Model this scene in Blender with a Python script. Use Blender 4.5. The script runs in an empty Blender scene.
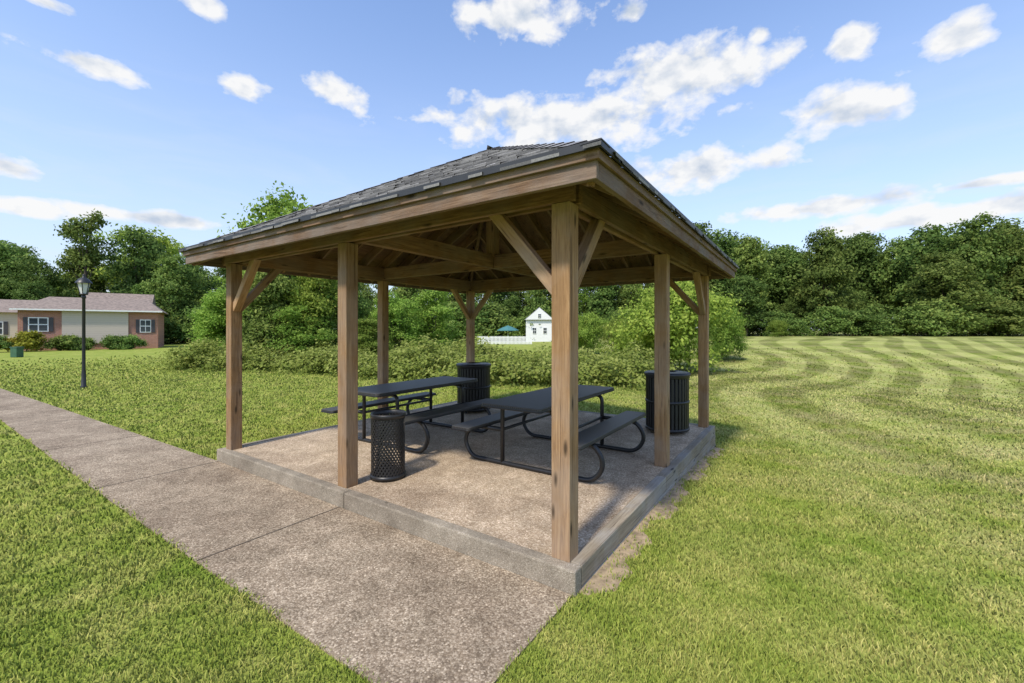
import bpy, math, numpy as np
from mathutils import Vector, Matrix
R=np.random.default_rng(7)
sc=bpy.context.scene
CAMZ=1.72; F=435.0
# ---------------------------------------------------------------- terrain
def sstep(a,b,x):
    t=np.clip((x-a)/(b-a),0,1); return t*t*(3-2*t)
def g(x,y):
    x=np.asarray(x,float); y=np.asarray(y,float)
    z=-0.34*np.exp(-(((x-6.3)/3.6)**2+((y-8.6)/4.2)**2))
    z=z-0.90*np.exp(-(((x-20)/12.0)**2+((y-17)/8.0)**2))
    z=z+0.95*sstep(20,44,y+.15*x)*sstep(3,26,x)
    z=z+0.05*np.sin(x*.11+1)*np.cos(y*.09)*sstep(8,25,np.hypot(x,y))
    return z
def gz(x,y): return float(g(x,y))
# ---------------------------------------------------------------- materials
def newmat(name):
    m=bpy.data.materials.new(name); m.use_nodes=True
    nt=m.node_tree; b=nt.nodes['Principled BSDF']; return m,nt,b
def N(nt,t,**k):
    n=nt.nodes.new(t)
    for a,v in k.items(): setattr(n,a,v)
    return n
def ramp(nt,stops,src=None):
    r=N(nt,'ShaderNodeValToRGB'); e=r.color_ramp.elements
    e[0].position=stops[0][0]; e[0].color=(*stops[0][1],1)
    e[1].position=stops[1][0]; e[1].color=(*stops[1][1],1)
    for p,c in stops[2:]:
        x=e.new(p); x.color=(*c,1)
    if src: nt.links.new(src,r.inputs[0])
    return r.outputs[0]
def noise(nt,vec,scale,detail=4,rough=.55,dist=0):
    n=N(nt,'ShaderNodeTexNoise'); n.inputs['Scale'].default_value=scale
    n.inputs['Detail'].default_value=detail; n.inputs['Roughness'].default_value=rough
    n.inputs['Distortion'].default_value=dist
    if vec: nt.links.new(vec,n.inputs['Vector'])
    return n.outputs['Fac']
def math_(nt,op,a,b=None,c=None,clamp=False):
    n=N(nt,'ShaderNodeMath',operation=op); n.use_clamp=clamp
    for i,v in enumerate((a,b,c)):
        if v is None: continue
        if isinstance(v,(int,float)): n.inputs[i].default_value=v
        else: nt.links.new(v,n.inputs[i])
    return n.outputs[0]
def mixc(nt,fac,a,b,mode='MIX'):
    n=N(nt,'ShaderNodeMix',data_type='RGBA',blend_type=mode)
    for s,v in ((n.inputs[0],fac),(n.inputs[6],a),(n.inputs[7],b)):
        if isinstance(v,(int,float)): s.default_value=v
        elif isinstance(v,tuple): s.default_value=(*v,1)
        else: nt.links.new(v,s)
    return n.outputs[2]
def bump(nt,b,h,strength=.4,dist=.01):
    n=N(nt,'ShaderNodeBump'); n.inputs['Strength'].default_value=strength; n.inputs['Distance'].default_value=dist
    nt.links.new(h,n.inputs['Height']); nt.links.new(n.outputs[0],b.inputs['Normal'])
def simple(name,col,rough=.6,metal=0,var=.15,scale=6):
    m,nt,b=newmat(name)
    tc=N(nt,'ShaderNodeTexCoord')
    n=noise(nt,tc.outputs['Object'],scale,3)
    c0=tuple(c*(1-var) for c in col); c1=tuple(min(1,c*(1+var)) for c in col)
    nt.links.new(ramp(nt,[(.3,c0),(.7,c1)],n),b.inputs['Base Color'])
    b.inputs['Roughness'].default_value=rough; b.inputs['Metallic'].default_value=metal
    return m
def wood(name,dark,mid,light,weather=.3):
    m,nt,b=newmat(name)
    tc=N(nt,'ShaderNodeTexCoord'); oi=N(nt,'ShaderNodeObjectInfo')
    ad=N(nt,'ShaderNodeVectorMath',operation='ADD'); 
    sc_=N(nt,'ShaderNodeVectorMath',operation='SCALE'); sc_.inputs[3].default_value=37
    cb=N(nt,'ShaderNodeCombineXYZ')
    for i in range(3): nt.links.new(oi.outputs['Random'],cb.inputs[i])
    nt.links.new(cb.outputs[0],sc_.inputs[0]); nt.links.new(tc.outputs['Object'],ad.inputs[0]); nt.links.new(sc_.outputs[0],ad.inputs[1])
    mp=N(nt,'ShaderNodeMapping'); mp.inputs['Scale'].default_value=(1.3,22,22); nt.links.new(ad.outputs[0],mp.inputs[0])
    fine=noise(nt,mp.outputs[0],2.6,6,.68,.6)
    mp2=N(nt,'ShaderNodeMapping'); mp2.inputs['Scale'].default_value=(.8,5,5); nt.links.new(ad.outputs[0],mp2.inputs[0])
    big=noise(nt,mp2.outputs[0],1.5,3,.6,.4)
    c=ramp(nt,[(.26,dark),(.5,mid),(.74,light)],fine)
    c2=mixc(nt,math_(nt,'MULTIPLY',ramp(nt,[(.42,(0,0,0)),(.62,(1,1,1))],big),.6),c,tuple(x*.6 for x in mid))
    w=noise(nt,ad.outputs[0],1.7,4,.6)
    grey=tuple(.6*sum(light)/3+.4*x*.7 for x in light)
    c3=mixc(nt,math_(nt,'MULTIPLY',ramp(nt,[(.42,(0,0,0)),(.62,(1,1,1))],w),weather),c2,grey)
    vo=N(nt,'ShaderNodeTexVoronoi'); vo.inputs['Scale'].default_value=1.0
    mp3=N(nt,'ShaderNodeMapping'); mp3.inputs['Scale'].default_value=(2.2,8,8); nt.links.new(ad.outputs[0],mp3.inputs[0]); nt.links.new(mp3.outputs[0],vo.inputs['Vector'])
    k=ramp(nt,[(.06,(.25,.25,.25)),(.16,(1,1,1))],vo.outputs['Distance'])
    c4=mixc(nt,1.0,c3,k,'MULTIPLY')
    mp4=N(nt,'ShaderNodeMapping'); mp4.inputs['Scale'].default_value=(.9,38,38); nt.links.new(ad.outputs[0],mp4.inputs[0])
    ck=ramp(nt,[(.31,(.3,.26,.24)),(.37,(1,1,1))],noise(nt,mp4.outputs[0],1.3,3,.5,.3))
    c4=mixc(nt,.7,c4,ck,'MULTIPLY')
    vv=math_(nt,'MULTIPLY_ADD',oi.outputs['Random'],.35,.85)
    hs=N(nt,'ShaderNodeHueSaturation'); nt.links.new(vv,hs.inputs['Value']); nt.links.new(c4,hs.inputs['Color'])
    nt.links.new(hs.outputs[0],b.inputs['Base Color']); b.inputs['Roughness'].default_value=.85; b.inputs['Specular IOR Level'].default_value=.25
    bump(nt,b,fine,.6,.008)
    return m
M_post=wood('wood_post',(.15,.078,.034),(.345,.20,.092),(.50,.325,.17),.32)
M_beam=wood('wood_beam',(.085,.046,.024),(.225,.125,.062),(.35,.215,.12),.35)
M_fas=wood('wood_fascia',(.075,.044,.027),(.19,.115,.07),(.30,.205,.14),.5)
M_deck=wood('wood_deck',(.11,.058,.027),(.22,.125,.065),(.31,.19,.10),.1)
M_timb=wood('wood_timber',(.15,.12,.085),(.29,.24,.17),(.41,.36,.27),.7)
U=(-.8277,.5612); V=(.5612,.8278)
def lawn_color(nt,fine_on=True):
    ge=N(nt,'ShaderNodeNewGeometry'); p=ge.outputs['Position']
    sp=N(nt,'ShaderNodeSeparateXYZ'); nt.links.new(p,sp.inputs[0]); X,Y=sp.outputs[0],sp.outputs[1]
    flat=N(nt,'ShaderNodeCombineXYZ'); nt.links.new(X,flat.inputs[0]); nt.links.new(Y,flat.inputs[1]); fp=flat.outputs[0]
    a=noise(nt,fp,.45,3,.6); b_=noise(nt,fp,2.4,2,.6)
    col=mixc(nt,ramp(nt,[(.35,(0,0,0)),(.65,(1,1,1))],a),(.250,.325,.050),(.355,.395,.078))
    col=mixc(nt,ramp(nt,[(.42,(0,0,0)),(.72,(1,1,1))],b_),col,(.46,.45,.13))
    right=math_(nt,'MULTIPLY_ADD',X,.16,-.05,clamp=True)
    dn=ramp(nt,[(.41,(0,0,0)),(.62,(1,1,1))],noise(nt,fp,.9,4,.65))
    dry=math_(nt,'MULTIPLY',math_(nt,'MULTIPLY',dn,right),.65)
    col=mixc(nt,dry,col,(.54,.46,.23))
    wob=math_(nt,'MULTIPLY_ADD',noise(nt,fp,.06,0,.5),9.0,-4.5)
    def stripe(dx,dy,per,off):
        s=math_(nt,'ADD',math_(nt,'MULTIPLY',X,dx),math_(nt,'MULTIPLY',Y,dy))
        s=math_(nt,'ADD',s,wob)
        s=math_(nt,'SINE',math_(nt,'MULTIPLY_ADD',s,2*math.pi/per,off))
        return math_(nt,'MULTIPLY_ADD',s,1.9,.5,clamp=True)
    s1=stripe(-U[0],-U[1],2.2,0); s2=stripe(V[0]*.95,V[1]*.9,4.0,1.)
    mx=math_(nt,'MULTIPLY_ADD',math_(nt,'ADD',X,math_(nt,'MULTIPLY',Y,-.12)),.30,-.50,clamp=True)
    far=math_(nt,'MULTIPLY_ADD',Y,.12,-.30,clamp=True)
    f1=math_(nt,'MULTIPLY',math_(nt,'MULTIPLY',mx,far),s1)
    f2=math_(nt,'MULTIPLY',math_(nt,'MULTIPLY',mx,math_(nt,'MULTIPLY_ADD',Y,.08,-.8,clamp=True)),s2)
    st=math_(nt,'MULTIPLY_ADD',math_(nt,'ADD',f1,math_(nt,'MULTIPLY',f2,.8)),-.27,1.10)
    col=mixc(nt,math_(nt,'MULTIPLY',math_(nt,'SUBTRACT',1.0,s1),math_(nt,'MULTIPLY',math_(nt,'MULTIPLY',mx,far),.4)),col,(.56,.54,.21))
    hs=mixc(nt,1.0,col,st,'MULTIPLY')
    if fine_on:
        c=noise(nt,fp,14,3,.6)
        hs=mixc(nt,1.0,hs,math_(nt,'MULTIPLY_ADD',c,.5,.75),'MULTIPLY')
    return hs,fp
m,nt,b=newmat('lawn'); M_lawn=m
c,fp=lawn_color(nt)
near=noise(nt,fp,60,3,.7); c2=mixc(nt,.6,c,ramp(nt,[(.3,(.45,.45,.4)),(.7,(1.15,1.15,1.1))],near),'MULTIPLY')
c2=mixc(nt,1.0,c2,(.76,.80,.72),'MULTIPLY')
nt.links.new(c2,b.inputs['Base Color']); b.inputs['Roughness'].default_value=.95; b.inputs['Specular IOR Level'].default_value=.1
bump(nt,b,noise(nt,fp,30,3,.7),.6,.03)
def leafmat(name,stops,transl=.3,lawn=False):
    m,nt,b=newmat(name)
    at=N(nt,'ShaderNodeAttribute',attribute_name='rnd')
    if lawn:
        c,_=lawn_color(nt,False)
        sp=N(nt,'ShaderNodeSeparateColor'); nt.links.new(at.outputs['Color'],sp.inputs[0])
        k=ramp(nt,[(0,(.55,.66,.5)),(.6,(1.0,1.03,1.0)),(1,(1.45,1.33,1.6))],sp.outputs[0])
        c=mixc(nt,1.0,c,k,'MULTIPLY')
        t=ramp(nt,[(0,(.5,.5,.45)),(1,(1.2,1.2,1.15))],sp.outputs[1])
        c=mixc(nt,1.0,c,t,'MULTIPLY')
        ge=N(nt,'ShaderNodeNewGeometry')
        s_=N(nt,'ShaderNodeVectorMath',operation='MULTIPLY_ADD'); nt.links.new(ge.outputs['Normal'],s_.inputs[0]); s_.inputs[1].default_value=(.5,.5,.5); s_.inputs[2].default_value=(0,0,.8)
        nm=N(nt,'ShaderNodeVectorMath',operation='NORMALIZE'); nt.links.new(s_.outputs[0],nm.inputs[0]); nt.links.new(nm.outputs[0],b.inputs['Normal'])
    else:
        c=ramp(nt,stops,at.outputs['Fac'])
        oi=N(nt,'ShaderNodeObjectInfo')
        hs=N(nt,'ShaderNodeHueSaturation'); nt.links.new(math_(nt,'MULTIPLY_ADD',oi.outputs['Random'],.035,.478),hs.inputs['Hue'])
        r2=math_(nt,'FRACT',math_(nt,'MULTIPLY',oi.outputs['Random'],7.3))
        nt.links.new(math_(nt,'MULTIPLY_ADD',r2,.6,.75),hs.inputs['Value']); nt.links.new(c,hs.inputs['Color']); c=hs.outputs[0]
    nt.links.new(c,b.inputs['Base Color']); b.inputs['Roughness'].default_value=.75; b.inputs['Specular IOR Level'].default_value=.15
    tr=N(nt,'ShaderNodeBsdfTranslucent'); nt.links.new(c,tr.inputs[0])
    mx=N(nt,'ShaderNodeMixShader'); mx.inputs[0].default_value=transl
    nt.links.new(b.outputs[0],mx.inputs[1]); nt.links.new(tr.outputs[0],mx.inputs[2])
    nt.links.new(mx.outputs[0],nt.nodes['Material Output'].inputs[0])
    return m
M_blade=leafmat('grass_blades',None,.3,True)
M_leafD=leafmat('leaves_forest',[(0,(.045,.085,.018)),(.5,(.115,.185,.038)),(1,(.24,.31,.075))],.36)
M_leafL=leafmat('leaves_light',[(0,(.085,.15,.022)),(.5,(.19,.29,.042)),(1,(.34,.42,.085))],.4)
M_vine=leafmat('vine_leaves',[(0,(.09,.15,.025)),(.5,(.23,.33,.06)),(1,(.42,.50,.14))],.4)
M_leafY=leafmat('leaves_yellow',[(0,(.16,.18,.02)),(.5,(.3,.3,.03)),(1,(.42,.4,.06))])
M_bark=simple('bark',(.10,.075,.055),.9,0,.4,9)
M_black=simple('black_coated_metal',(.018,.018,.019),.42,0,.2,40)
m,nt,b=newmat('perforated_black_metal'); M_perf=m
tc=N(nt,'ShaderNodeTexCoord'); vo=N(nt,'ShaderNodeTexVoronoi'); vo.inputs['Scale'].default_value=42; vo.inputs['Randomness'].default_value=0.0
nt.links.new(tc.outputs['Object'],vo.inputs['Vector'])
nt.links.new(ramp(nt,[(.25,(.008,.008,.008)),(.33,(.062,.060,.057))],vo.outputs['Distance']),b.inputs['Base Color'])
b.inputs['Roughness'].default_value=.5; b.inputs['Specular IOR Level'].default_value=.4
def aggregate(name,c0,c1,c2,vs_=95):
    m,nt,b=newmat(name)
    tc=N(nt,'ShaderNodeNewGeometry'); p=tc.outputs['Position']
    vo=N(nt,'ShaderNodeTexVoronoi'); vo.inputs['Scale'].default_value=vs_; nt.links.new(p,vo.inputs['Vector'])
    sp=N(nt,'ShaderNodeSeparateColor'); nt.links.new(vo.outputs['Color'],sp.inputs[0])
    c=ramp(nt,[(0,c0),(.5,c1),(.93,c2),(1,tuple(x*1.35 for x in c2))],sp.outputs[0])
    edge=ramp(nt,[(.35,(1,1,1)),(.7,(.75,.72,.68))],vo.outputs['Distance'])
    c=mixc(nt,1.0,c,edge,'MULTIPLY')
    st=noise(nt,p,1.1,5,.65); st2=noise(nt,p,5,4,.6)
    c=mixc(nt,1.0,c,ramp(nt,[(.32,(.68,.65,.62)),(.60,(1.1,1.1,1.08))],st),'MULTIPLY')
    c=mixc(nt,.6,c,ramp(nt,[(.35,(.7,.7,.68)),(.65,(1.15,1.15,1.15))],st2),'MULTIPLY')
    # small dark drips / gum spots
    v2=N(nt,'ShaderNodeTexVoronoi'); v2.inputs['Scale'].default_value=2.3; nt.links.new(p,v2.inputs['Vector'])
    c=mixc(nt,.7,c,ramp(nt,[(.03,(.5,.48,.45)),(.06,(1,1,1))],v2.outputs['Distance']),'MULTIPLY')
    nt.links.new(c,b.inputs['Base Color']); b.inputs['Roughness'].default_value=.9; b.inputs['Specular IOR Level'].default_value=.2
    bump(nt,b,vo.outputs['Distance'],.4,-.005)
    return m
M_path=aggregate('aggregate_path',(.20,.155,.11),(.34,.27,.195),(.48,.40,.30))
M_slab=aggregate('aggregate_slab',(.33,.25,.17),(.50,.395,.28),(.64,.53,.41))
M_curb=aggregate('concrete_curb',(.27,.235,.185),(.33,.29,.23),(.40,.355,.29),160)
M_soil=simple('soil_joint',(.13,.10,.07),.95)
M_bare=simple('bare_straw_soil',(.33,.25,.155),.95,0,.4,14)
# ---------------------------------------------------------------- mesh helpers
def link(o): sc.collection.objects.link(o); return o
def empty(name,loc=(0,0,0),rz=0):
    o=bpy.data.objects.new(name,None); o.location=loc; o.rotation_euler=(0,0,rz); o.empty_display_size=.2; return link(o)
def meshobj(name,verts,faces,mat,parent=None,smooth=False):
    me=bpy.data.meshes.new(name); me.from_pydata([tuple(v) for v in verts],[],[tuple(f) for f in faces]); me.update()
    if mat: me.materials.append(mat)
    if smooth:
        for p in me.polygons: p.use_smooth=True
    o=bpy.data.objects.new(name,me); link(o)
    if parent: o.parent=parent
    return o
def bevel(o,w,seg=2):
    mm=o.modifiers.new('bev','BEVEL'); mm.width=w; mm.segments=seg; mm.limit_method='ANGLE'; return o
CF=[(0,3,2,1),(4,5,6,7),(0,1,5,4),(1,2,6,5),(2,3,7,6),(3,0,4,7)]
def box(name,c,s,mat,parent=None,bv=0,rz=0):
    x,y,z=[v/2 for v in s]
    vs=[(-x,-y,-z),(x,-y,-z),(x,y,-z),(-x,y,-z),(-x,-y,z),(x,-y,z),(x,y,z),(-x,y,z)]
    o=meshobj(name,vs,CF,mat,parent); o.location=c; o.rotation_euler=(0,0,rz)
    if bv: bevel(o,bv)
    return o
def beam(name,p0,p1,w,h,mat,parent,bv=.005):
    p0=Vector(p0);p1=Vector(p1); d=p1-p0; L=d.length
    o=box(name,(0,0,0),(L,w,h),mat,parent,bv)
    q=d.to_track_quat('X','Z') if abs(d.normalized().z)<.99 else Matrix(((0,0,-1),(0,1,0),(1,0,0))).to_quaternion()
    o.rotation_mode='QUATERNION'; o.rotation_quaternion=q; o.location=(p0+p1)/2
    return o
def tubegeo(pts,r,n=10,vs=None,fs=None):
    vs=[] if vs is None else vs; fs=[] if fs is None else fs
    pts=[Vector(p) for p in pts]; base=len(vs); prev=None
    for i,p in enumerate(pts):
        t=(pts[min(i+1,len(pts)-1)]-pts[max(i-1,0)]).normalized()
        if prev is None:
            a=Vector((0,0,1)) if abs(t.z)<.9 else Vector((1,0,0)); nrm=t.cross(a).normalized()
        else: nrm=(prev-t*prev.dot(t)).normalized()
        prev=nrm; bn=t.cross(nrm); rr=r[i] if hasattr(r,'__len__') else r
        for k in range(n):
            a=2*math.pi*k/n; vs.append(p+nrm*math.cos(a)*rr+bn*math.sin(a)*rr)
    for i in range(len(pts)-1):
        for k in range(n):
            a=base+i*n+k; b=base+i*n+(k+1)%n; fs.append((a,b,b+n,a+n))
    fs.append(tuple(base+k for k in range(n))[::-1]); fs.append(tuple(base+(len(pts)-1)*n+k for k in range(n)))
    return vs,fs
def tube(name,pts,r,mat,parent,n=10):
    vs,fs=tubegeo(pts,r,n); return meshobj(name,vs,fs,mat,parent,True)
def rounded(pts,rad,seg=6):
    pts=[Vector(p) for p in pts]; out=[pts[0]]
    for i in range(1,len(pts)-1):
        a,b,c=pts[i-1],pts[i],pts[i+1]; d1=(a-b);d2=(c-b)
        r=min(rad,d1.length*.49,d2.length*.49); s=b+d1.normalized()*r; e=b+d2.normalized()*r
        for k in range(seg+1):
            t=k/seg; out.append(s*(1-t)**2+b*2*t*(1-t)+e*t*t)
    out.append(pts[-1]); return out
def lathe(name,prof,mat,parent,n=28,smooth=True):
    vs=[];fs=[]
    for r,z in prof:
        for k in range(n): a=2*math.pi*k/n; vs.append((r*math.cos(a),r*math.sin(a),z))
    for i in range(len(prof)-1):
        for k in range(n): a=i*n+k;b=i*n+(k+1)%n; fs.append((a,b,b+n,a+n))
    return meshobj(name,vs,fs,mat,parent,smooth)
def npmesh(name,co,faces_flat,k,mats,attr=None,matidx=None):
    me=bpy.data.meshes.new(name); nv=len(co); nf=len(faces_flat)//k
    me.vertices.add(nv); me.vertices.foreach_set('co',co.astype(np.float32).ravel())
    me.loops.add(nf*k); me.loops.foreach_set('vertex_index',faces_flat.astype(np.int32))
    me.polygons.add(nf); me.polygons.foreach_set('loop_start',np.arange(0,nf*k,k,dtype=np.int32)); me.polygons.foreach_set('loop_total',np.full(nf,k,dtype=np.int32))
    for m in mats: me.materials.append(m)
    if matidx is not None: me.polygons.foreach_set('material_index',matidx.astype(np.int32))
    if attr is not None:
        if attr.ndim==1:
            a=me.attributes.new('rnd','FLOAT','POINT'); a.data.foreach_set('value',attr.astype(np.float32))
        else:
            a=me.attributes.new('rnd','FLOAT_COLOR','POINT'); a.data.foreach_set('color',attr.astype(np.float32).ravel())
    me.update(calc_edges=True); return me
# ---------------------------------------------------------------- ground
n=260; t=np.linspace(-1,1,n); xs=np.sinh(t*5.2)/np.sinh(5.2)*900
Xg,Yg=np.meshgrid(xs,xs+6); Zg=g(Xg,Yg)
co=np.stack([Xg.ravel(),Yg.ravel(),Zg.ravel()],1)
i=np.arange(n*n).reshape(n,n); fc=np.stack([i[:-1,:-1],i[:-1,1:],i[1:,1:],i[1:,:-1]],-1).ravel()
me=npmesh('lawn_ground',co,fc,4,[M_lawn]); me.polygons.foreach_set('use_smooth',np.ones(len(me.polygons),bool)); link(bpy.data.objects.new('lawn_ground',me))
# ---------------------------------------------------------------- pavilion frame
A0=(.367,3.012); S=4.88; TH=math.atan2(V[1],V[0]); SZ=.155; O=.405
def W(lx,ly): return (A0[0]+lx*V[0]+ly*U[0], A0[1]+lx*V[1]+ly*U[1])
E1=-.155; E2=-1.33
ys=np.concatenate([[-.13],np.arange(.5,34,.5)])
vs=[];fs=[]
def pe(y): return E1-(max(0,y-5)*.03), E2-.02*math.sin(y*.4)
for y in ys:
    a,b_=pe(y)
    for x in (a,b_):
        wx,wy=W(x,y); z=gz(wx,wy); vs.append((wx,wy,z+.014)); vs.append((wx,wy,z-.08))
for k in range(len(ys)-1):
    q=4*k; fs+= [(q,q+4,q+6,q+2),(q,q+1,q+5,q+4),(q+2,q+6,q+7,q+3)]
fs.append((0,2,3,1))
path=meshobj('concrete_path',vs,fs,M_path)
for j,y in enumerate(np.arange(2.35,33,2.6)):
    a,b_=pe(y); q=[]
    for (x,yy) in ((a,y-.006),(a,y+.006),(b_,y+.006),(b_,y-.006)):
        wx,wy=W(x,yy); q.append((wx,wy,gz(wx,wy)+.018))
    meshobj('joint',q,[(0,1,2,3)],M_soil,path)
def barew(lx): return .10+.10*math.sin(lx*2.3+.5)**2+.05*math.sin(lx*9.1)+.03*math.sin(lx*23)
vs=[];fs=[]
bx=np.linspace(-.1,4.9,90)
for lx in bx:
    for q in range(4):
        wx,wy=W(lx,-.14-q/3*(barew(lx)+.02)); vs.append((wx,wy,gz(wx,wy)+.010-(.014 if q==3 else 0)))
for k in range(len(bx)-1):
    for q in range(3): i0=4*k+q; fs.append((i0,i0+1,i0+5,i0+4))
meshobj('bare_soil_strip',vs,fs,M_bare)
pav=empty('picnic_pavilion',(A0[0],A0[1],SZ),TH)
e=.05
box('slab',(S/2,S/2,-.3),(S+2*e,S+2*e,.6),M_slab,pav)
tw=.1;th=.145
beam('front_curb',(-e-tw/2,-e-tw,.004-.30),(-e-tw/2,S*.47,.004-.30),tw,.6,M_curb,pav,.012)
beam('front_curb',(-e-tw/2,S*.47+.006,.004-.30),(-e-tw/2,S+e+tw,.004-.30),tw,.6,M_curb,pav,.012)
for k in range(3):
    z=.004-th/2-k*(th+.004)
    beam('timber',(-e+.002,-e-tw/2,z),(S*.42+.6*(k%2),-e-tw/2,z),tw,th,M_timb,pav,.008)
    beam('timber',(S*.42+.6*(k%2)+.005,-e-tw/2,z),(S+e+tw,-e-tw/2-.004*k,z),tw,th,M_timb,pav,.008)
    beam('timber',(-e+.002,S+e+tw/2,z),(S+e+tw,S+e+tw/2,z),tw,th,M_timb,pav,.008)
    beam('timber',(S+e+tw/2,-e+.002,z),(S+e+tw/2,S+e-.002,z),tw,th,M_timb,pav,.008)
HB=2.435; HH=.225
posts=[(0,0),(S/2,0),(S,0),(0,S/2),(S,S/2),(0,S),(S/2,S),(S,S)]
for x,y in posts: beam('post',(x,y,.0),(x,y,HB-.002),.14,.14,M_post,pav,.007)
zc=HB+HH/2
for x in (0,S):
    for dx in (-.05,.05): beam('header',(x+dx,-.10,zc),(x+dx,S+.10,zc),.045,HH,M_beam,pav)
for y in (0,S):
    for dy in (-.05,.05): beam('header',(.075,y+dy,zc-.004),(S-.075,y+dy,zc-.004),.045,HH,M_beam,pav)
bl=.60
for x,sx in ((0,1),(S,-1)):
    for y,sy in ((0,1),(S,-1)):
        beam('brace',(x+sx*.05,y,HB-bl),(x+sx*bl,y,HB+.03),.088,.088,M_post,pav)
        beam('brace',(x,y+sy*.05,HB-bl),(x,y+sy*bl,HB+.03),.088,.088,M_post,pav)
beam('tie_beam',(.08,S/2,HB+.13),(S-.08,S/2,HB+.13),.09,.19,M_beam,pav)
beam('tie_beam',(S/2,.08,HB+.125),(S/2,S/2-.05,HB+.125),.09,.19,M_beam,pav)
beam('tie_beam',(S/2,S/2+.05,HB+.125),(S/2,S-.08,HB+.125),.09,.19,M_beam,pav)
ZE=2.605; ZP=4.22; HS=S/2+O; K=(ZP-ZE)/HS
beam('king_post',(S/2,S/2,HB+.2),(S/2,S/2,ZP-.12),.14,.14,M_beam,pav)
rd=.15
def zroof(d): return ZE+K*d
for t in np.arange(.02,S+2*O,.406):
    d=min(t,2*HS-t)
    if d<.25: continue
    off=-.03-rd/2/math.cos(math.atan(K))
    z0=zroof(.03)+off; z1=zroof(d-.03)+off
    c=-O+t
    beam('rafter',(-O+.03,c,z0),(-O+d-.03,c,z1),.04,rd,M_beam,pav,0)
    beam('rafter',(S+O-.03,c,z0),(S+O-d+.03,c,z1),.04,rd,M_beam,pav,0)
    beam('rafter',(c,-O+.03,z0),(c,-O+d-.03,z1),.04,rd,M_beam,pav,0)
    beam('rafter',(c,S+O-.03,z0),(c,S+O-d+.03,z1),.04,rd,M_beam,pav,0)
for x,sx in ((-O,1),(S+O,-1)):
    for y,sy in ((-O,1),(S+O,-1)):
        beam('hip_rafter',(x+sx*.04,y+sy*.04,ZE-.125),(S/2-sx*.05,S/2-sy*.05,ZP-.135),.05,.17,M_beam,pav,0)
a,b_=-O,S+O
dz=.022
vs=[(a,a,ZE-dz),(b_,a,ZE-dz),(b_,b_,ZE-dz),(a,b_,ZE-dz),(S/2,S/2,ZP-dz)]
meshobj('roof_deck',vs,[(0,1,4),(1,2,4),(2,3,4),(3,0,4)],M_deck,pav)
fh=.165; zf=ZE-.02-fh/2
for sgn,pos in ((-1,a),(1,b_)):
    w=.04
    px=pos-sgn*w/2
    beam('fascia',(px,a,zf),(px,b_,zf),w,fh,M_fas,pav,.004)
    beam('fascia',(a+w+.002,px,zf),(b_-w-.002,px,zf),w,fh,M_fas,pav,.004)
    px2=pos+sgn*.012
    beam('fascia_trim',(px2,a-.024,ZE-.052),(px2,b_+.024,ZE-.052),.022,.06,M_fas,pav,.003)
    beam('fascia_trim',(a+.001,px2,ZE-.052),(b_-.002,px2,ZE-.052),.022,.06,M_fas,pav,.003)
M_drip=simple('dark_drip_edge',(.03,.03,.032),.5)
o2=.045
for sgn,pos in ((-1,a-o2),(1,b_+o2)):
    beam('drip_edge',(pos,a-o2-.006,ZE-.010),(pos,b_+o2+.006,ZE-.010),.012,.045,M_drip,pav,0)
    beam('drip_edge',(a-o2+.008,pos,ZE-.010),(b_+o2-.008,pos,ZE-.010),.012,.045,M_drip,pav,0)
m,nt,b=newmat('asphalt_shingles'); M_sh=m
at=N(nt,'ShaderNodeAttribute',attribute_name='rnd'); tc=N(nt,'ShaderNodeTexCoord')
c=ramp(nt,[(0,(.08,.078,.078)),(.45,(.185,.18,.175)),(.8,(.34,.33,.32)),(1,(.56,.54,.52))],at.outputs['Fac'])
nn=noise(nt,tc.outputs['Object'],90,3,.7); c=mixc(nt,.8,c,ramp(nt,[(.3,(.6,.6,.6)),(.7,(1.35,1.35,1.35))],nn),'MULTIPLY')
nt.links.new(c,b.inputs['Base Color']); b.inputs['Roughness'].default_value=.9; bump(nt,b,nn,.5,.004)
cs=[];at_=[]; aa=a-o2-.01; HS2=S/2-aa; z0=ZE-K*(o2+.01)+.012; rows=27; dd=HS2/rows
for side in range(4):
    th_=side*math.pi/2; cr,sr=math.cos(th_),math.sin(th_)
    for r in range(rows):
        d0=r*dd; d1=(r+1)*dd
        L0=HS2-d0; L1=HS2-d1; x=-L0
        while x<L0:
            wd=R.uniform(.08,.24); x2=min(x+wd,L0); lift=R.uniform(.006,.010)
            j=R.uniform(-.012,.012)
            q=[(x,-(HS2-d0)+j,z0+K*(d0+0)+lift),(x2,-(HS2-d0)+j,z0+K*d0+lift),(min(max(x2,-L1),L1),-(HS2-d1)+.012,z0+K*d1+.002),(min(max(x,-L1),L1),-(HS2-d1)+.012,z0+K*d1+.002)]
            rv=R.random()**1.2
            for (px,py,pz) in q: cs.append((S/2+px*cr-py*sr,S/2+px*sr+py*cr,pz)); at_.append(rv)
            for (px,py,pz) in (q[0],(q[0][0],q[0][1],q[0][2]-.02),(q[1][0],q[1][1],q[1][2]-.02),q[1]): cs.append((S/2+px*cr-py*sr,S/2+px*sr+py*cr,pz)); at_.append(rv*.6)
            x=x2
cs=np.array(cs); me=npmesh('roof_shingles',cs,np.arange(len(cs)),4,[M_sh],np.array(at_))
o=link(bpy.data.objects.new('roof_shingles',me)); o.parent=pav
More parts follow.
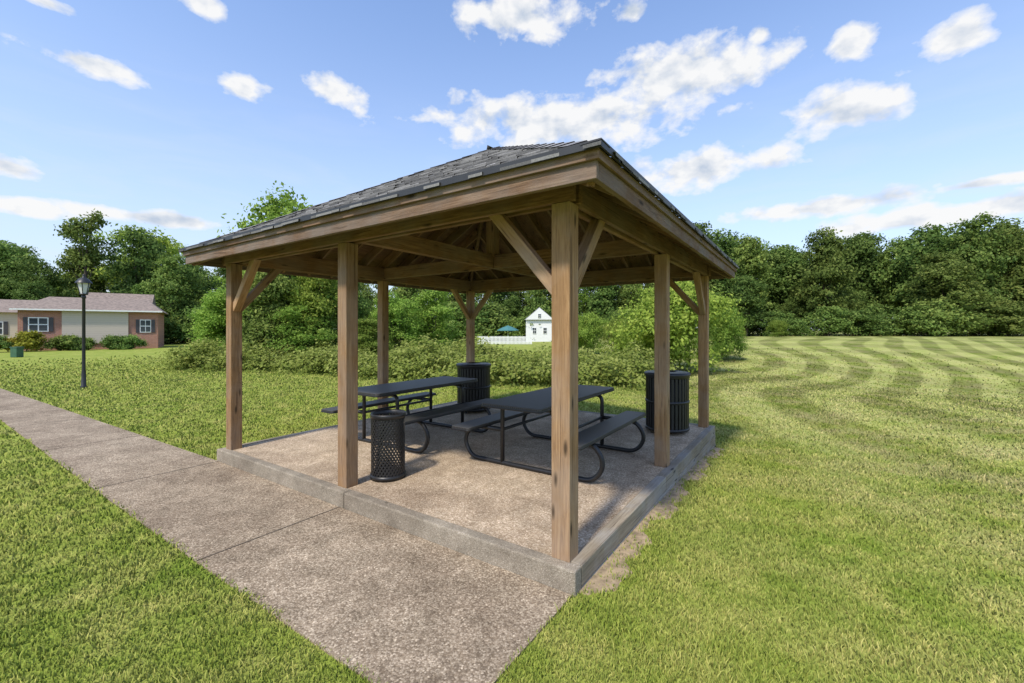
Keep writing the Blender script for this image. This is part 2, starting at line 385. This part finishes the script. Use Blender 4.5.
for sx in (-1,1):
    for sy in (-1,1):
        nseg=18
        for k in range(nseg):
            t0=k/nseg; t1=(k+1.05)/nseg
            p=lambda t,l:(S/2+sx*HS2*(1-t),S/2+sy*HS2*(1-t),z0+K*HS2*t+l)
            wv=.13
            pa=Vector(p(t0,.022)); pb=Vector(p(min(t1,1),.014))
            vs=[pa,pb,pa-Vector((sx*wv,0,.004)),pb-Vector((sx*wv,0,.004)),pa-Vector((0,sy*wv,.004)),pb-Vector((0,sy*wv,.004))]
            me=npmesh('hip_cap',np.array([tuple(v) for v in vs]),np.array([0,1,3,2,0,4,5,1]),4,[M_sh],np.full(6,R.uniform(.2,.7)))
            o=link(bpy.data.objects.new('hip_cap',me)); o.parent=pav
# ---------------------------------------------------------------- picnic tables
def slabtop(name,cx,cy,z,lx,ly,th,r,mat,parent):
    pts=[]
    for (sx,sy,a0) in ((1,1,0),(-1,1,90),(-1,-1,180),(1,-1,270)):
        for k in range(6):
            a=math.radians(a0+k*18); pts.append((sx*(lx/2-r)+r*math.cos(a),sy*(ly/2-r)+r*math.sin(a)))
    n=len(pts); vs=[(x,y,-th/2) for x,y in pts]+[(x,y,th/2) for x,y in pts]
    fs=[tuple(range(n))[::-1],tuple(range(n,2*n))]+[(k,(k+1)%n,(k+1)%n+n,k+n) for k in range(n)]
    o=meshobj(name,vs,fs,mat,parent); o.location=(cx,cy,z); bevel(o,.006); return o
def table(lx,ly,rz=0):
    wx,wy=W(lx,ly); T=empty('picnic_table',(wx,wy,SZ),TH+rz)
    L=2.05
    slabtop('table_top',0,0,.755,L,.76,.03,.05,M_perf,T)
    slabtop('top_rim',0,0,.735,L+.012,.772,.022,.055,M_black,T)
    for s in (-1,1):
        slabtop('seat',0,s*.68,.452,L,.27,.026,.04,M_perf,T)
        slabtop('seat_rim',0,s*.68,.434,L+.012,.282,.02,.045,M_black,T)
    for x in (-.66,.66):
        r=.026
        loop=[(x,-.34,.41),(x,-.80,.41),(x,-.92,.22),(x,-.80,.027),(x,.80,.027),(x,.92,.22),(x,.80,.41),(x,.34,.41)]
        tube('leg_loop',rounded(loop,.17,8),r,M_black,T)
        tube('upright',rounded([(x,-.34,.03),(x,-.34,.70),(x,.34,.70),(x,.34,.03)],.09),r*.95,M_black,T)
    tube('stretcher',[(-.66,-.34,.41),(.66,-.34,.41)],.018,M_black,T)
    tube('stretcher',[(-.66,.34,.41),(.66,.34,.41)],.018,M_black,T)
    for s in (-1,1): tube('brace',[(s*.66,0,.70),(s*.10,0,.70)],.018,M_black,T)
    return T
table(2.08,1.2); table(1.85,3.42,.01)
# ---------------------------------------------------------------- bins
def basket(lx,ly):
    wx,wy=W(lx,ly); T=empty('mesh_trash_basket',(wx,wy,SZ),0)
    r0,h=.172,.69; nu,nv=30,22; vs=[];fs=[]
    for d in (-1,1):
        for k in range(nu):
            pts=[]
            for q in range(nv+1):
                a=2*math.pi*(k/nu)+d*q/nv*2.4; pts.append((r0*math.cos(a),r0*math.sin(a),.03+q/nv*(h-.05)))
            b0=len(vs)
            for p in pts:
                p=Vector(p); tz=Vector((0,0,.014)); vs.append(p-tz); vs.append(p+tz)
            for q in range(nv): i0=b0+2*q; fs.append((i0,i0+1,i0+3,i0+2))
    o=meshobj('mesh_wall',vs,fs,M_black,T); mm=o.modifiers.new('s','SOLIDIFY'); mm.thickness=.003
    lathe('top_ring',[(r0-.008,h-.05),(r0+.010,h-.05),(r0+.014,h-.01),(r0+.004,h),(r0-.012,h-.01),(r0-.008,h-.05)],M_black,T)
    lathe('bottom_ring',[(0,.02),(r0-.01,.02),(r0+.01,.0),(r0+.012,.05),(r0-.006,.05),(r0-.01,.03),(0,.03)],M_black,T)
    return T
def receptacle(lx,ly):
    wx,wy=W(lx,ly); T=empty('slatted_trash_can',(wx,wy,SZ),0)
    r0,h=.31,.92; nb=34
    for k in range(nb):
        a=2*math.pi*k/nb
        o=box('slat',(r0*math.cos(a),r0*math.sin(a),h/2+.02),(.009,.036,h-.12),M_black,T,0,a)
    for z in (.07,.48,.86): lathe('band',[(r0+.004,z-.02),(r0+.014,z-.02),(r0+.014,z+.02),(r0+.004,z+.02)],M_black,T,34)
    lathe('liner',[(0,.06),(r0-.035,.06),(r0-.03,h-.06),(r0-.045,h-.06)],simple('liner',(.03,.03,.03),.6),T)
    lathe('lid',[(r0+.012,h-.06),(r0+.028,h-.05),(r0+.03,h-.015),(r0+.01,h),(.15,h+.012),(.14,h-.02),(.14,h-.2)],M_black,T,34)
    for k in range(3):
        a=k*2.1; box('foot',(r0*.8*math.cos(a),r0*.8*math.sin(a),.02),(.05,.05,.05),M_black,T)
    return T
basket(.40,2.31)
receptacle(3.84,3.94); receptacle(4.2,.40)
# ---------------------------------------------------------------- street lamp
def lamp(x,y):
    z=gz(x,y); T=empty('street_lamp',(x,y,z))
    lathe('pole',[(.0,0),(.08,0),(.08,.05),(.06,.08),(.05,.5),(.042,.56),(.038,2.65),(.055,2.68),(.055,2.72),(.04,2.76)],M_black,T,16)
    gl=simple('frosted_glass',(.62,.62,.6),.25,0,.03)
    lathe('lantern_glass',[(.08,2.80),(.15,3.12)],gl,T,6,False)
    for k in range(6):
        a=k*math.pi/3; tube('lantern_bar',[(.085*math.cos(a),.085*math.sin(a),2.78),(.158*math.cos(a),.158*math.sin(a),3.13)],.01,M_black,T,6)
    lathe('lantern_base',[(.0,2.76),(.1,2.77),(.1,2.80),(0,2.80)],M_black,T,12)
    lathe('lantern_roof',[(.20,3.11),(.19,3.14),(.11,3.24),(.04,3.28),(.025,3.33),(.03,3.36),(0,3.39)],M_black,T,12)
lamp(-12.7,12.9)
# ---------------------------------------------------------------- foliage
def quads(C,Nrm,size,rng,asp=.6):
    n=len(C); nn=Nrm+rng.normal(size=(n,3))*.6; nn/=np.linalg.norm(nn,axis=1)[:,None]
    r=rng.normal(size=(n,3)); t=np.cross(nn,r); t/=np.linalg.norm(t,axis=1)[:,None]; b=np.cross(nn,t)
    s=(size*rng.uniform(.6,1.35,n))[:,None]
    v=np.stack([C-t*s,C-b*s*asp,C+t*s,C+b*s*asp],1)
    return v.reshape(-1,3)
def crown(rng,blobs,nclump,nleaf,csz,hollow=.55):
    bc=np.array([b[0] for b in blobs]); br=np.array([b[1] for b in blobs])
    w=(br[:,0]*br[:,2]); w=w/w.sum()
    bi=rng.choice(len(blobs),nclump,p=w)
    d=rng.normal(size=(nclump,3)); d/=np.linalg.norm(d,axis=1)[:,None]; d[:,2]=np.where(d[:,2]<-.35,-d[:,2],d[:,2])
    rad=rng.uniform(hollow,1.08,nclump)[:,None]
    cc=bc[bi]+d*br[bi]*rad
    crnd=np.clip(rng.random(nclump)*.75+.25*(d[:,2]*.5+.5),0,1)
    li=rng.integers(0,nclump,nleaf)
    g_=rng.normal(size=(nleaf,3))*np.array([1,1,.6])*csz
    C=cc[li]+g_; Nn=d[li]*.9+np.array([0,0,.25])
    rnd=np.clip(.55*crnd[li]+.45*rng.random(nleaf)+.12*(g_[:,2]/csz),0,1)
    return C,Nn,rnd
def treemesh(name,seed,h,w,base,nb,nclump,nleaf,ls,mat,csz=.45,trunk=.22,shape=1.,low=.22,bs=1.):
    rng=np.random.default_rng(seed); blobs=[]
    ch=h-base
    for k in range(nb):
        f=(k+.5)/nb; zz=base+ch*(.08+.84*f)
        prof=math.sin(math.pi*min(1,(low+(.97-low)*f)))**.6*shape
        a=rng.uniform(0,6.28); rr=w/2*.62*prof*math.sqrt(rng.random())
        s=w*rng.uniform(.17,.29)*(.65+.5*prof)*bs
        zz=min(zz,h-s*.8)
        blobs.append(((rr*math.cos(a),rr*math.sin(a),zz),(s,s,s*.82)))
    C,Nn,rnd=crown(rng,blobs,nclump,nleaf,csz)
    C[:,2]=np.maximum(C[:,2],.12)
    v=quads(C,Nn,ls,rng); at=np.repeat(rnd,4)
    tv,tf=tubegeo([(0,0,-.3),(0,0,base*.5),(w*.02,0,base),(0,w*.02,base+ch*.45),(0,0,base+ch*.8)],[trunk*1.3,trunk,trunk*.85,trunk*.5,trunk*.12],8)
    for bl_ in blobs[::1]:
        z0=base*.8+ (bl_[0][2]-base)*.45
        m_=(Vector((0,0,z0))+Vector(bl_[0]))/2+Vector((0,0,-.05*w))
        tubegeo([(0,0,z0),m_,bl_[0]],[trunk*.42,trunk*.26,trunk*.08],5,tv,tf)
    tf4=[f for f in tf if len(f)==4]
    tvn=np.array([tuple(x) for x in tv]); tfn=np.array(tf4)+len(v)
    co=np.vstack([v,tvn]); fl=np.concatenate([np.arange(len(v)),tfn.ravel()])
    mi=np.concatenate([np.zeros(len(v)//4),np.ones(len(tf4))])
    return npmesh(name,co,fl,4,[mat,M_bark],np.concatenate([at,np.zeros(len(tvn))]),mi)
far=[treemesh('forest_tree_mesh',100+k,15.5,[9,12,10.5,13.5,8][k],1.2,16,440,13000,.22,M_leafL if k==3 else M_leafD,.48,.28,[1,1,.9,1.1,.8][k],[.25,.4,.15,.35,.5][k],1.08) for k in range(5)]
low_=[treemesh('understory_mesh',130+k,6,8,.0,16,300,7000,.19,M_leafD,.4,.1,1,.45) for k in range(3)]
def put(name,me,x,y,s=1,sz=None,parent=None,rz=None,dz=0):
    o=bpy.data.objects.new(name,me); link(o); o.location=(x,y,gz(x,y)-.05+dz); o.scale=(s,s,sz or s); o.rotation_euler=(0,0,R.uniform(0,6.28) if rz is None else rz)
    if parent: o.parent=parent
    return o
FT=empty('distant_treeline')
def ptx(px,Z): return (px-512)/F*Z
def treeat(px,Z,ytop,me,base=15.5,wf=1.0,name='tree',parent=None):
    x=ptx(px,Z); h=CAMZ-gz(x,Z)+(330-ytop)/F*Z; s=h/base
    return put(name,me,x,Z,s*wf,s,parent)
tops=[(-60,245),(0,240),(40,258),(90,245),(130,230),(165,256),(200,262),(240,258),(300,258),(350,258),(400,264),(450,262),(500,258),(550,258),(600,258),(640,256),(692,228),(722,238),(752,240),(785,250),(828,232),(862,236),(900,240),(932,228),(972,220),(1008,232),(1040,240),(1090,236),(1150,240)]
for j,(px,yt) in enumerate(tops):
    Z=(62 if px>650 else (60 if px<260 else 76))+R.uniform(-6,5)
    k=int(R.integers(5))
    treeat(px+R.uniform(-7,7),Z,yt+R.uniform(-6,3),far[k],wf=R.uniform(.8,1.05),parent=FT)
    treeat(px+R.uniform(12,28),Z+9,yt+12+R.uniform(-12,8),far[(k+2)%5],wf=1.1,parent=FT)
    if px%3: treeat(px+R.uniform(-18,18),Z-5,yt+R.uniform(18,55),far[(k+1)%5],wf=R.uniform(.85,1.3),parent=FT)
for px in range(-60,1120,24):
    Z=(54 if px>650 else (56 if px<260 else 66))+R.uniform(-2,3)
    treeat(px+R.uniform(-8,8),Z,312+R.uniform(-14,10),low_[R.integers(3)],6.,R.uniform(1.1,1.5),name='understory',parent=FT)
for x,y in [(-95,40),(-100,25),(-98,8),(100,45),(104,28),(102,8)]+[(k,-70+R.uniform(-4,4)) for k in range(-90,100,16)]:
    put('tree',far[R.integers(5)],x+R.uniform(-3,3),y,1,1,FT)
sp=treemesh('sparse_tree_mesh',55,18,7,9,9,90,3600,.22,M_leafD,.5,.2)
put('tall_deciduous_tree',sp,ptx(86,58),58,.85,.98)
midm=[treemesh('mid_tree_mesh',200+k,8.6,6.2,.3,18,460,16000,.115,M_leafL if k!=1 else M_leafD,.30,.14) for k in range(3)]
for px,Z,yt,k,wf in [(288,23,190,0,.85),(262,21,262,1,1.0),(222,24,288,2,1.1),(320,22,262,2,.9),(352,24,285,1,1.0),(395,23,292,0,1.1),(432,25,288,2,1.2),(250,26,275,1,1.1),(300,21,300,0,1.3),(370,21,318,2,1.5)]:
    treeat(px,Z,yt,midm[k],8.6,wf,'deciduous_tree')
will=treemesh('shrub_tree_mesh',301,4.2,6.3,.05,16,560,20000,.085,M_leafL,.25,.08)
treeat(672,21,285,will,4.2,.95,'bushy_willow'); treeat(722,26,306,will,4.2,.6,'bushy_willow'); treeat(625,25,318,will,4.2,.8,'bushy_willow'); treeat(588,32,314,will,4.2,.75,'bushy_willow')
for px,yt,Z in [(778,320,46),(735,322,44),(572,330,45)]: treeat(px,Z,yt,will,4.2,.8,'shrub')
rng=np.random.default_rng(9); blobs=[]
for t in np.linspace(0,1,56):
    x=-14.8+t*19.9; y=18.6-t*4.2+rng.uniform(-.5,.6)+1.0*math.sin(t*7)
    hh=rng.uniform(.45,1.0)*(1.15 if t<.25 else 1); blobs.append(((x,y,gz(x,y)+.05),(rng.uniform(.5,1.1),rng.uniform(.8,1.5),hh)))
    if rng.random()<.8: 
        blobs.append(((x+.3,y+1.8,gz(x,y)+.05),(rng.uniform(.6,1.1),1.2,hh*rng.uniform(1.1,1.5))))
C,Nn,rnd=crown(rng,blobs,2800,68000,.15,.85); C[:,2]=np.maximum(C[:,2],g(C[:,0],C[:,1])+.03)
v=quads(C,Nn+np.array([0,-.2,.5]),.055,rng,.8)
link(bpy.data.objects.new('vine_thicket',npmesh('vine_thicket',v,np.arange(len(v)),4,[M_vine],np.repeat(rnd,4))))
bush=treemesh('bush_mesh',401,1.3,1.9,.05,12,220,5000,.07,M_leafD,.12,.04)
bushy=treemesh('bush_mesh_y',402,1.6,2.2,.05,12,220,5000,.08,M_leafY,.12,.04)
# ---------------------------------------------------------------- houses
def brickmat(name,c1,c2,mort):
    m,nt,b=newmat(name); tc=N(nt,'ShaderNodeTexCoord')
    mp=N(nt,'ShaderNodeMapping'); mp.inputs['Rotation'].default_value=(math.pi/2,0,0); nt.links.new(tc.outputs['Object'],mp.inputs[0])
    br=N(nt,'ShaderNodeTexBrick'); nt.links.new(mp.outputs[0],br.inputs['Vector'])
    br.inputs['Color1'].default_value=(*c1,1); br.inputs['Color2'].default_value=(*c2,1); br.inputs['Mortar'].default_value=(*mort,1)
    br.inputs['Scale'].default_value=1; br.inputs['Brick Width'].default_value=.22; br.inputs['Row Height'].default_value=.075; br.inputs['Mortar Size'].default_value=.008
    nt.links.new(br.outputs[0],b.inputs['Base Color']); b.inputs['Roughness'].default_value=.9; return m
def sidingmat(name,col):
    m,nt,b=newmat(name); tc=N(nt,'ShaderNodeTexCoord'); w=N(nt,'ShaderNodeTexWave',bands_direction='Z'); w.inputs['Scale'].default_value=1.6
    w.wave_profile='SAW'; nt.links.new(tc.outputs['Object'],w.inputs[0])
    nt.links.new(ramp(nt,[(0,tuple(c*.8 for c in col)),(.2,col)],w.outputs['Fac']),b.inputs['Base Color']); b.inputs['Roughness'].default_value=.7; return m
M_brick=brickmat('red_brick',(.40,.165,.105),(.31,.12,.075),(.38,.32,.26))
M_sid=sidingmat('cream_siding',(.52,.45,.36)); M_wsid=sidingmat('white_siding',(.72,.72,.71))
M_white=simple('white_paint',(.75,.75,.73),.5,0,.04); M_glass=simple('window_glass',(.04,.05,.06),.08,0,.3,2)
M_roofb=simple('brown_roof_shingles',(.23,.18,.145),.9,0,.35,5); M_roofg=simple('grey_roof_shingles',(.24,.24,.25),.9,0,.3,5)
M_sht=simple('dark_shutter',(.05,.045,.05),.5)
def gable(name,x0,x1,y0,y1,z,zr,oh,mat,parent,axis='x',hip=0):
    if axis=='x':
        ym=(y0+y1)/2
        vs=[(x0-oh,y0-oh,z),(x1+oh,y0-oh,z),(x1+oh,y1+oh,z),(x0-oh,y1+oh,z),(x0-oh+hip,ym,zr),(x1+oh-hip,ym,zr)]
        fs=[(0,1,5,4),(2,3,4,5),(1,2,5),(3,0,4),(3,2,1,0)]
    else:
        xm=(x0+x1)/2
        vs=[(x0-oh,y0-oh,z),(x1+oh,y0-oh,z),(x1+oh,y1+oh,z),(x0-oh,y1+oh,z),(xm,y0-oh+hip,zr),(xm,y1+oh-hip,zr)]
        fs=[(0,1,4),(1,2,5,4),(2,3,5),(3,0,4,5),(3,2,1,0)]
    o=meshobj(name,vs,fs,mat,parent); mm=o.modifiers.new('s','SOLIDIFY'); mm.thickness=.12; return o
def window(x,y,z,w,h,parent,shut=True):
    box('window_frame',(x,y-.03,z),(w,.08,h),M_white,parent)
    for sx in (-1,1):
        box('window_pane',(x+sx*w*.235,y-.075,z+h*.235),(w*.40,.02,h*.40),M_glass,parent)
        box('window_pane',(x+sx*w*.235,y-.075,z-h*.235),(w*.40,.02,h*.40),M_glass,parent)
        if shut: box('shutter',(x+sx*(w/2+.16),y-.03,z),(.24,.05,h),M_sht,parent)
hz=gz(-40,38); HR=math.radians(35)
Hs=empty('brick_house',(-40.75,35.85,hz),HR)
box('wall_body',(4.5,3.5,1.75),(9.0,7,3.5),M_brick,Hs)
box('siding_panel',(4.75,-.05,2.0),(4.3,.12,2.9),M_sid,Hs)
window(1.2,0,2.2,1.2,1.2,Hs); window(8.1,0,2.1,.8,1.2,Hs)
gable('roof',0,9.0,0,7,3.42,4.75,.4,M_roofb,Hs,'x',1.5)
box('gutter',(4.5,-.47,3.44),(9.7,.1,.12),M_white,Hs)
box('wing_wall',(5.0,12,2.2),(5,5,4.4),M_brick,Hs); gable('wing_roof',2.5,7.5,9.5,14.5,4.35,5.8,.3,M_roofb,Hs)
H2=empty('cream_house',(-52.6,35.5,hz),HR)
box('wall_body',(4.2,3.5,1.7),(8.4,7,3.4),M_sid,H2); gable('roof',0,8.4,0,7,3.35,4.7,.4,M_roofb,H2); window(6.9,0,1.9,1.1,1.2,H2)
box('garage_door',(3.6,-.03,1.2),(2.8,.08,2.3),M_white,H2)
for px,mm_,s in [(-5,bush,1.0),(8,bushy,.7),(27,bushy,1.0),(60,bush,.9),(69,bush,1.0),(78,bush,.85),(87,bush,.8),(112,bush,.95),(121,bush,.9),(131,bush,.95)]:
    Z=34.4+5.15*(px-18)/140
    put('foundation_shrub' if mm_ is bush else 'golden_shrub',mm_,ptx(px,Z),Z,s)
ub=empty('utility_box',(ptx(17,27),27,gz(-30,27))); M_ub=simple('green_utility',(.04,.11,.06),.5)
box('cabinet',(0,0,.3),(.4,.4,.6),M_ub,ub,.02); box('lid',(0,0,.62),(.46,.46,.05),M_ub,ub,.02)
wz=gz(2,62); x0=ptx(526,62)
H3=empty('white_house',(x0,62,wz))
box('wall_body',(1.9,4,1.6),(3.8,8,3.2),M_wsid,H3)
gable('roof',0,3.8,0,8,3.12,4.95,.22,M_roofg,H3,'y')
meshobj('gable_front',[(-.1,-.36,3.16),(3.9,-.36,3.16),(1.9,-.36,4.84)],[(0,1,2)],M_wsid,H3)
window(1.2,0,1.6,.5,.9,H3,False); window(2.7,0,1.6,.5,.9,H3,False); window(1.9,-.36,3.7,.42,.6,H3,False)
fn=empty('white_picket_fence',(0,0,0))
fx0,fx1,fy=ptx(478,52),ptx(532,52),52
fzz=gz(-1,52)
for k,x in enumerate(np.arange(fx0,fx1,.16)): box('picket',(x,fy,fzz+.5),(.11,.03,.95),M_white,fn)
for z in (.3,.8): box('rail',((fx0+fx1)/2,fy+.04,fzz+z),(fx1-fx0,.04,.09),M_white,fn)
um=empty('patio_umbrella',(ptx(508,56),56,gz(0,56)))
M_teal=simple('teal_canvas',(.05,.17,.17),.8)
lathe('pole',[(.03,0),(.03,2.3)],M_white,um,8); lathe('canopy',[(1.4,1.6),(1.38,1.7),(.8,2.0),(0,2.3)],M_teal,um,8,False)
# ---------------------------------------------------------------- grass blades
nb=520000
r=np.exp(R.uniform(math.log(1.5),math.log(38),nb)); an=R.uniform(-1.2,1.2,nb)
keep=R.random(nb)<np.clip((38-r)/20,0,1); r,an=r[keep],an[keep]; nb=len(r)
x=r*np.sin(an); y=r*np.cos(an)
lx=(x-A0[0])*V[0]+(y-A0[1])*V[1]; ly=(x-A0[0])*U[0]+(y-A0[1])*U[1]
inS=(lx>-.155)&(lx<S+.155)&(ly>-.155)&(ly<S+.155)
pe1=E1-np.maximum(0,ly-5)*.03
ragg=.018*np.sin(ly*5.3)+.012*np.sin(ly*17.)
inP=(lx<pe1+.01+.0)&(lx>E2+ragg+R.normal(0,.014,nb))&(ly>-.13+R.normal(0,.012,nb))
bw=.10+.10*np.sin(lx*2.3+.5)**2+.05*np.sin(lx*9.1)+.03*np.sin(lx*23)
inB=(lx>-.1)&(lx<4.9)&(ly<-.13)&(ly>-.14-bw+R.normal(0,.03,nb))&(R.random(nb)<.82)
ok=~(inS|inP|inB); x,y,r=x[ok],y[ok],r[ok]; nb=len(x)
z=g(x,y); w=.0011+.00095*r; h=(.025+.0013*r)*R.uniform(.45,1.4,nb)
pat=np.sin(x*3.1+np.sin(y*2.3)*2)*np.sin(y*2.7+np.sin(x*1.9)*2); h*=1+.22*pat
h*=np.where(R.random(nb)<.02,1.7,1)
a=R.uniform(0,2*math.pi,nb); dx,dy=np.cos(a)*w,np.sin(a)*w
lean=R.uniform(.1,.9,nb)*h; la=R.uniform(0,2*math.pi,nb); ox,oy=np.cos(la)*lean,np.sin(la)*lean
p0=np.stack([x-dx,y-dy,z-.004],1); p1=np.stack([x+dx,y+dy,z-.004],1)
p2=np.stack([x+dx*.75+ox*.35,y+dy*.75+oy*.35,z+h*.6],1); p3=np.stack([x-dx*.75+ox*.35,y-dy*.75+oy*.35,z+h*.6],1)
p4=np.stack([x+ox,y+oy,z+h],1)
co=np.stack([p0,p1,p2,p3,p4],1).reshape(-1,3)
bi=np.arange(nb)*5
fl=np.concatenate([np.stack([bi,bi+1,bi+2],1).ravel(),np.stack([bi,bi+2,bi+3],1).ravel(),np.stack([bi+3,bi+2,bi+4],1).ravel()])
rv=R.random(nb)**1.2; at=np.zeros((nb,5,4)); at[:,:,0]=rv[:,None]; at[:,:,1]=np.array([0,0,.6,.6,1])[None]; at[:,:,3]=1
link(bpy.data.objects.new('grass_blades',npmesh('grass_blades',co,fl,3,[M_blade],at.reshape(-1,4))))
# ---------------------------------------------------------------- world
w=bpy.data.worlds.new('World'); sc.world=w; w.use_nodes=True; nt=w.node_tree
try:
    w.cycles.sampling_method='MANUAL'; w.cycles.sample_map_resolution=512
except Exception as ex: print(ex)
bg=nt.nodes['Background']
SUN_EL=52; sd=Vector((-.50,-.85)).normalized()
sky=N(nt,'ShaderNodeTexSky',sky_type='NISHITA'); sky.sun_disc=False; sky.sun_elevation=math.radians(SUN_EL); sky.sun_rotation=math.atan2(sd.x,sd.y)%(2*math.pi)
sky.air_density=1.0; sky.dust_density=.6; sky.ozone_density=1.6
tc=N(nt,'ShaderNodeTexCoord'); sp=N(nt,'ShaderNodeSeparateXYZ'); nt.links.new(tc.outputs['Generated'],sp.inputs[0])
az=math_(nt,'ARCTAN2',sp.outputs[0],sp.outputs[1]); el=math_(nt,'ARCSINE',sp.outputs[2])
cb=N(nt,'ShaderNodeCombineXYZ'); nt.links.new(az,cb.inputs[0]); nt.links.new(el,cb.inputs[1])
clouds=[(520,15,66,20),(682,76,98,28),(565,122,150,25),(845,110,62,25),(852,42,28,17),(955,36,38,19),(760,34,16,10),(690,170,98,18),
(240,86,30,14),(340,92,30,15),(90,64,66,11),(5,166,44,12),(25,206,54,9),(150,218,110,8),(205,4,26,9),(45,2,36,7),(632,12,18,9),
(830,206,120,11),(940,214,150,13),(985,183,85,6),(1130,90,70,30),(-90,110,70,24)]
grp=nt; vec=cb.outputs[0]; cur=None
for (px,py,hw,hh) in clouds:
    a_=math.atan((px-512)/F); e_=math.atan((330-py)/F*math.cos(a_))
    ww=hw/F*math.cos(a_)**2; hh_=hh/F*math.cos(a_)
    m_=grp.nodes.new('ShaderNodeVectorMath'); m_.operation='MULTIPLY_ADD'; grp.links.new(vec,m_.inputs[0]); m_.inputs[1].default_value=(1/ww,1/hh_,0); m_.inputs[2].default_value=(-a_/ww,-e_/hh_,0)
    l=grp.nodes.new('ShaderNodeVectorMath'); l.operation='LENGTH'; grp.links.new(m_.outputs[0],l.inputs[0])
    cur=l.outputs['Value'] if cur is None else math_(grp,'MINIMUM',cur,l.outputs['Value'])
mp=N(grp,'ShaderNodeMapping'); mp.inputs['Scale'].default_value=(1,1.5,1); grp.links.new(vec,mp.inputs[0])
nz=noise(grp,mp.outputs[0],13,7,.55,.1)
d0=math_(grp,'ADD',math_(grp,'SUBTRACT',1.0,cur),math_(grp,'MULTIPLY_ADD',nz,2.7,-1.35))
mp2=N(nt,'ShaderNodeMapping'); mp2.inputs['Scale'].default_value=(1,1.5,1); mp2.inputs['Location'].default_value=(.010,.035,0); nt.links.new(vec,mp2.inputs[0])
nz2=noise(nt,mp2.outputs[0],13,4,.5,.1)
mask=ramp(nt,[(.0,(0,0,0)),(.18,(.45,.45,.45)),(.5,(1,1,1))],d0)
under=math_(nt,'MULTIPLY_ADD',math_(nt,'SUBTRACT',nz2,nz),3.6,math_(nt,'MULTIPLY_ADD',d0,.35,-.02),clamp=True)
ccol=mixc(nt,under,(6.4,6.4,6.4),(3.6,4.15,5.0))
mp=N(nt,'ShaderNodeMapping'); mp.inputs['Scale'].default_value=(1,5,1); nt.links.new(cb.outputs[0],mp.inputs[0])
ve=ramp(nt,[(.45,(0,0,0)),(.8,(1,1,1))],noise(nt,mp.outputs[0],4,4,.6,.4))
low=math_(nt,'MULTIPLY_ADD',el,-2.0,1.0,clamp=True)
veil=math_(nt,'MULTIPLY',math_(nt,'MULTIPLY',ve,low),.6)
hzc=math_(nt,'MULTIPLY',math_(nt,'POWER',math_(nt,'MULTIPLY_ADD',el,-1.4,1.0,clamp=True),1.7),.9)
sb=mixc(nt,1.0,sky.outputs[0],(1.80,1.82,1.95),'MULTIPLY')
s0=mixc(nt,hzc,sb,(4.2,4.75,5.7))
s1=mixc(nt,veil,s0,(5.3,5.6,6.1))
fin=mixc(nt,math_(nt,'MULTIPLY',mask,.97),s1,ccol)
nt.links.new(fin,bg.inputs[0]); bg.inputs[1].default_value=.15
L=bpy.data.lights.new('sun','SUN'); L.energy=4.2; L.angle=math.radians(5); L.color=(1,.92,.80)
lo=link(bpy.data.objects.new('sun',L)); ce=math.cos(math.radians(SUN_EL))
lo.rotation_euler=Vector((-sd.x*ce,-sd.y*ce,-math.sin(math.radians(SUN_EL)))).to_track_quat('-Z','Y').to_euler(); lo.location=(-10,-15,25)
cd=bpy.data.cameras.new('camera'); cd.sensor_width=36; cd.lens=F/1024*36; cd.shift_y=-11.5/1024; cd.clip_end=3000; cd.clip_start=.05
co_=link(bpy.data.objects.new('camera',cd)); co_.location=(0,0,CAMZ); co_.rotation_euler=(math.pi/2,0,0); sc.camera=co_
sc.view_settings.view_transform='Standard'; sc.view_settings.look='None'; sc.view_settings.exposure=0
